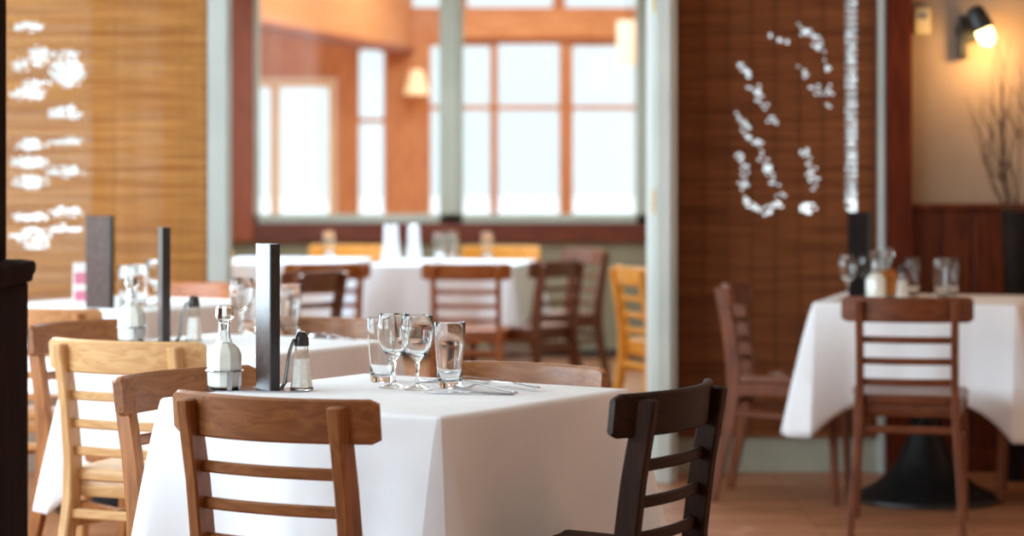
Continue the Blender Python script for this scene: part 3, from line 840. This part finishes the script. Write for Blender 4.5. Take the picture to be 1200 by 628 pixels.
# ------------------------------------------------------------------ wall lamp, switch box, vase
p = atd(1134, 36, YW)
t = thing('wall_sconce', 'black wall sconce with a glowing frosted bulb above the wainscot', 'lamp', (p.x, YW, p.z), 0)
mb = MB(); mb.lathe([(0, 0), (.05, 0), (.055, .012), (.045, .03), (0, .032)], 24)
bmM = Matrix.Rotation(PI/2, 4, 'X')
for v in mb.bm.verts: v.co = bmM @ v.co
mb.build('wall_plate', BLACK_IRON, t)
MB().tube([(0, -.02, .0), (0, -.07, .02), (-.005, -.11, .05), (.005, -.14, .055), (.02, -.15, .03)], .010, 10).build('arm', BLACK_IRON, t)
tilt = Matrix.Translation((.024, -.152, .025)) @ Matrix.Rotation(deg(-24), 4, 'Y')
mb = MB(); mb.lathe([(0, .075), (.026, .072), (.040, .05), (.046, .0), (.050, -.03), (.047, -.03), (.042, 0), (.036, .045), (0, .06)], 24)
for v in mb.bm.verts: v.co = tilt @ v.co
mb.build('lamp_holder', BLACK_IRON, t)
mb = MB(); mb.lathe([(0, -.105), (.018, -.098), (.031, -.086), (.0365, -.062), (.036, -.035), (.030, -.012), (.018, 0), (0, .002)], 24)
for v in mb.bm.verts: v.co = tilt @ v.co
mb.build('bulb', BULB, t, 80)
bl = tilt @ Vector((0, 0, -.14))
mb = MB(); mb.box(-.045, -.012, -.06, -.01, -.125, .06, .004); mb.build('back_strap', BLACK_IRON, t)
p2 = atd(1080, 25, YW)
t = thing('control_box', 'small ivory control box on the tan wall beside the red-brown post', 'box', (p2.x, YW, p2.z), 0)
MB().box(-.035, .035, -.028, 0, -.055, .055, .006).build('case', PLATE, t)
MB().box(-.020, .020, -.031, -.027, .01, .035, .002).build('dial_window', CHROME, t)

vx, vy = X(1193.5, 10.05), 10.05
t = put('vase', MB().lathe([(0, 0), (.085, 0), (.09, .01), (.075, .10), (.058, .35), (.052, .60), (.056, .80), (.066, 1.0), (.072, 1.10), (.066, 1.112), (.06, 1.10), (.05, .95), (.04, .6), (0, .55)], 32).mesh('vase', VASE, 60),
        (vx, vy, 0), 'tall dark clay floor vase holding dry branches by the wainscot', 'vase')
tips = [(1152, 110), (1165, 60), (1176, 90), (1183, 45), (1192, 70), (1158, 160), (1170, 140), (1200, 55), (1208, 90), (1186, 120), (1147, 185), (1196, 150)]
for i, (tx, ty) in enumerate(tips):
    rr = random.Random(40+i)
    b0 = Vector((rr.uniform(-.03, .03), rr.uniform(-.02, .02), .62)); b1 = Vector((rr.uniform(-.045, .045), rr.uniform(-.03, .03), 1.1))
    tip = atd(tx, ty, 10.05+rr.uniform(-.12, .08))-Vector((vx, vy, 0))
    pts = []
    for k in range(10):
        q = k/9
        if q < .4: c = b0.lerp(b1, q/.4)
        else:
            u = (q-.4)/.6; c = b1.lerp(tip, u)+Vector((b1.x*1.2*math.sin(PI*u), rr.uniform(-.008, .008), rr.uniform(-.004, .004)))
        pts.append(c)
    mb = MB(); mb.tube(pts, [.0055*(1-.8*k/9) for k in range(10)], 6)
    for s in range(3):
        k = rr.randint(5, 8); c = pts[k]; dv = Vector((rr.uniform(-.09, .06), rr.uniform(-.05, .04), rr.uniform(.08, .2)))
        mb.tube([c, c+dv*.5+Vector((.006, 0, 0)), c+dv], [.0028, .0022, .001], 5)
    put('dry_branch', mb.mesh('dry_branch', TWIG), (vx, vy, 0), 'thin dry branch standing in the tall dark vase', 'branch', 'dry branches in the vase')

# ------------------------------------------------------------------ light
def area(name, loc, rot, sx, sy, power, col=(1, 1, 1)):
    l = bpy.data.lights.new(name, 'AREA'); l.shape = 'RECTANGLE'; l.size = sx; l.size_y = sy; l.energy = power; l.color = col
    o = link(name, l); o.location = loc; o.rotation_euler = rot; return o
for i, (a_, b_) in enumerate(LW):   # daylight entering the windows of the left wall
    area('window_daylight', (-3.12, (a_+b_)/2, 1.65), (0, deg(-90), 0), 1.8, b_-a_-.1, (62, 74, 108, 138)[i], (.70, .88, 1))
# cool fill lamps added at the bay's unseen side window and roof opening
ml = Mb @ Vector((2.95, -.03, 1.68)); ang = math.atan2(Mb[1][0], Mb[0][0])
o = area('bay_side_fill', ml, (0, 0, 0), 4.3, 1.7, 40, (.72, .88, 1))
SIDE = Matrix.Rotation(ang, 4, 'Z') @ Matrix.Rotation(deg(-90), 4, 'X')
if (SIDE @ Vector((0, 0, -1))).x < 0: SIDE = Matrix.Rotation(ang, 4, 'Z') @ Matrix.Rotation(deg(90), 4, 'X')
o.rotation_euler = SIDE.to_euler()
nn = SIDE @ Vector((0, 0, -1)); o.location = Vector(ml)+nn*.06
area('bay_roof_fill', (-.5, 13.2, H+.08), (0, 0, 0), 1.6, 2.6, 130, (.64, .83, 1))  # overhead lamp added to brighten the bay table tops
# skylights of the sun room
for y in (17.9, 20.1): area('skylight_daylight', (-.6, y, HS+.05), (0, 0, 0), 3.6, 1.2, 80, (1, .96, .88))
pl = bpy.data.lights.new('sconce_light', 'POINT'); pl.energy = 7.5; pl.color = (1, .60, .22); pl.shadow_soft_size = .04
o = link('sconce_light', pl); o.location = (p.x+bl.x, YW+bl.y-.03, p.z+bl.z)
sun = bpy.data.lights.new('sun', 'SUN'); sun.energy = 3.0; sun.angle = deg(1); sun.color = (1, .97, .9)
o = link('sun', sun); o.rotation_euler = (deg(-52), 0, deg(-15))
w = bpy.data.worlds.new('winter_sky'); SC.world = w; w.use_nodes = True
bg = w.node_tree.nodes['Background']; bg.inputs['Color'].default_value = (.86, .95, 1.0, 1); bg.inputs['Strength'].default_value = 1.35

# ------------------------------------------------------------------ camera
cam = bpy.data.cameras.new('camera'); co = link('camera', cam)
cam.lens = 85; cam.sensor_width = 36; cam.sensor_fit = 'HORIZONTAL'
cam.shift_y = -(314-YH)/1200
cam.clip_end = 300
co.location = (0, 0, CAMZ); co.rotation_euler = (deg(90), 0, 0)
cam.dof.use_dof = True; cam.dof.focus_distance = 5.35; cam.dof.aperture_fstop = 2.6
SC.camera = co
SC.view_settings.view_transform = 'Standard'; SC.view_settings.look = 'None'
SC.view_settings.exposure = 0.0; SC.view_settings.gamma = 1; SC.view_settings.use_curve_mapping = False
SC.cycles.use_denoising = True
SC.cycles.max_bounces = 14; SC.cycles.transmission_bounces = 14; SC.cycles.transparent_max_bounces = 16
SC.cycles.sample_clamp_indirect = 8
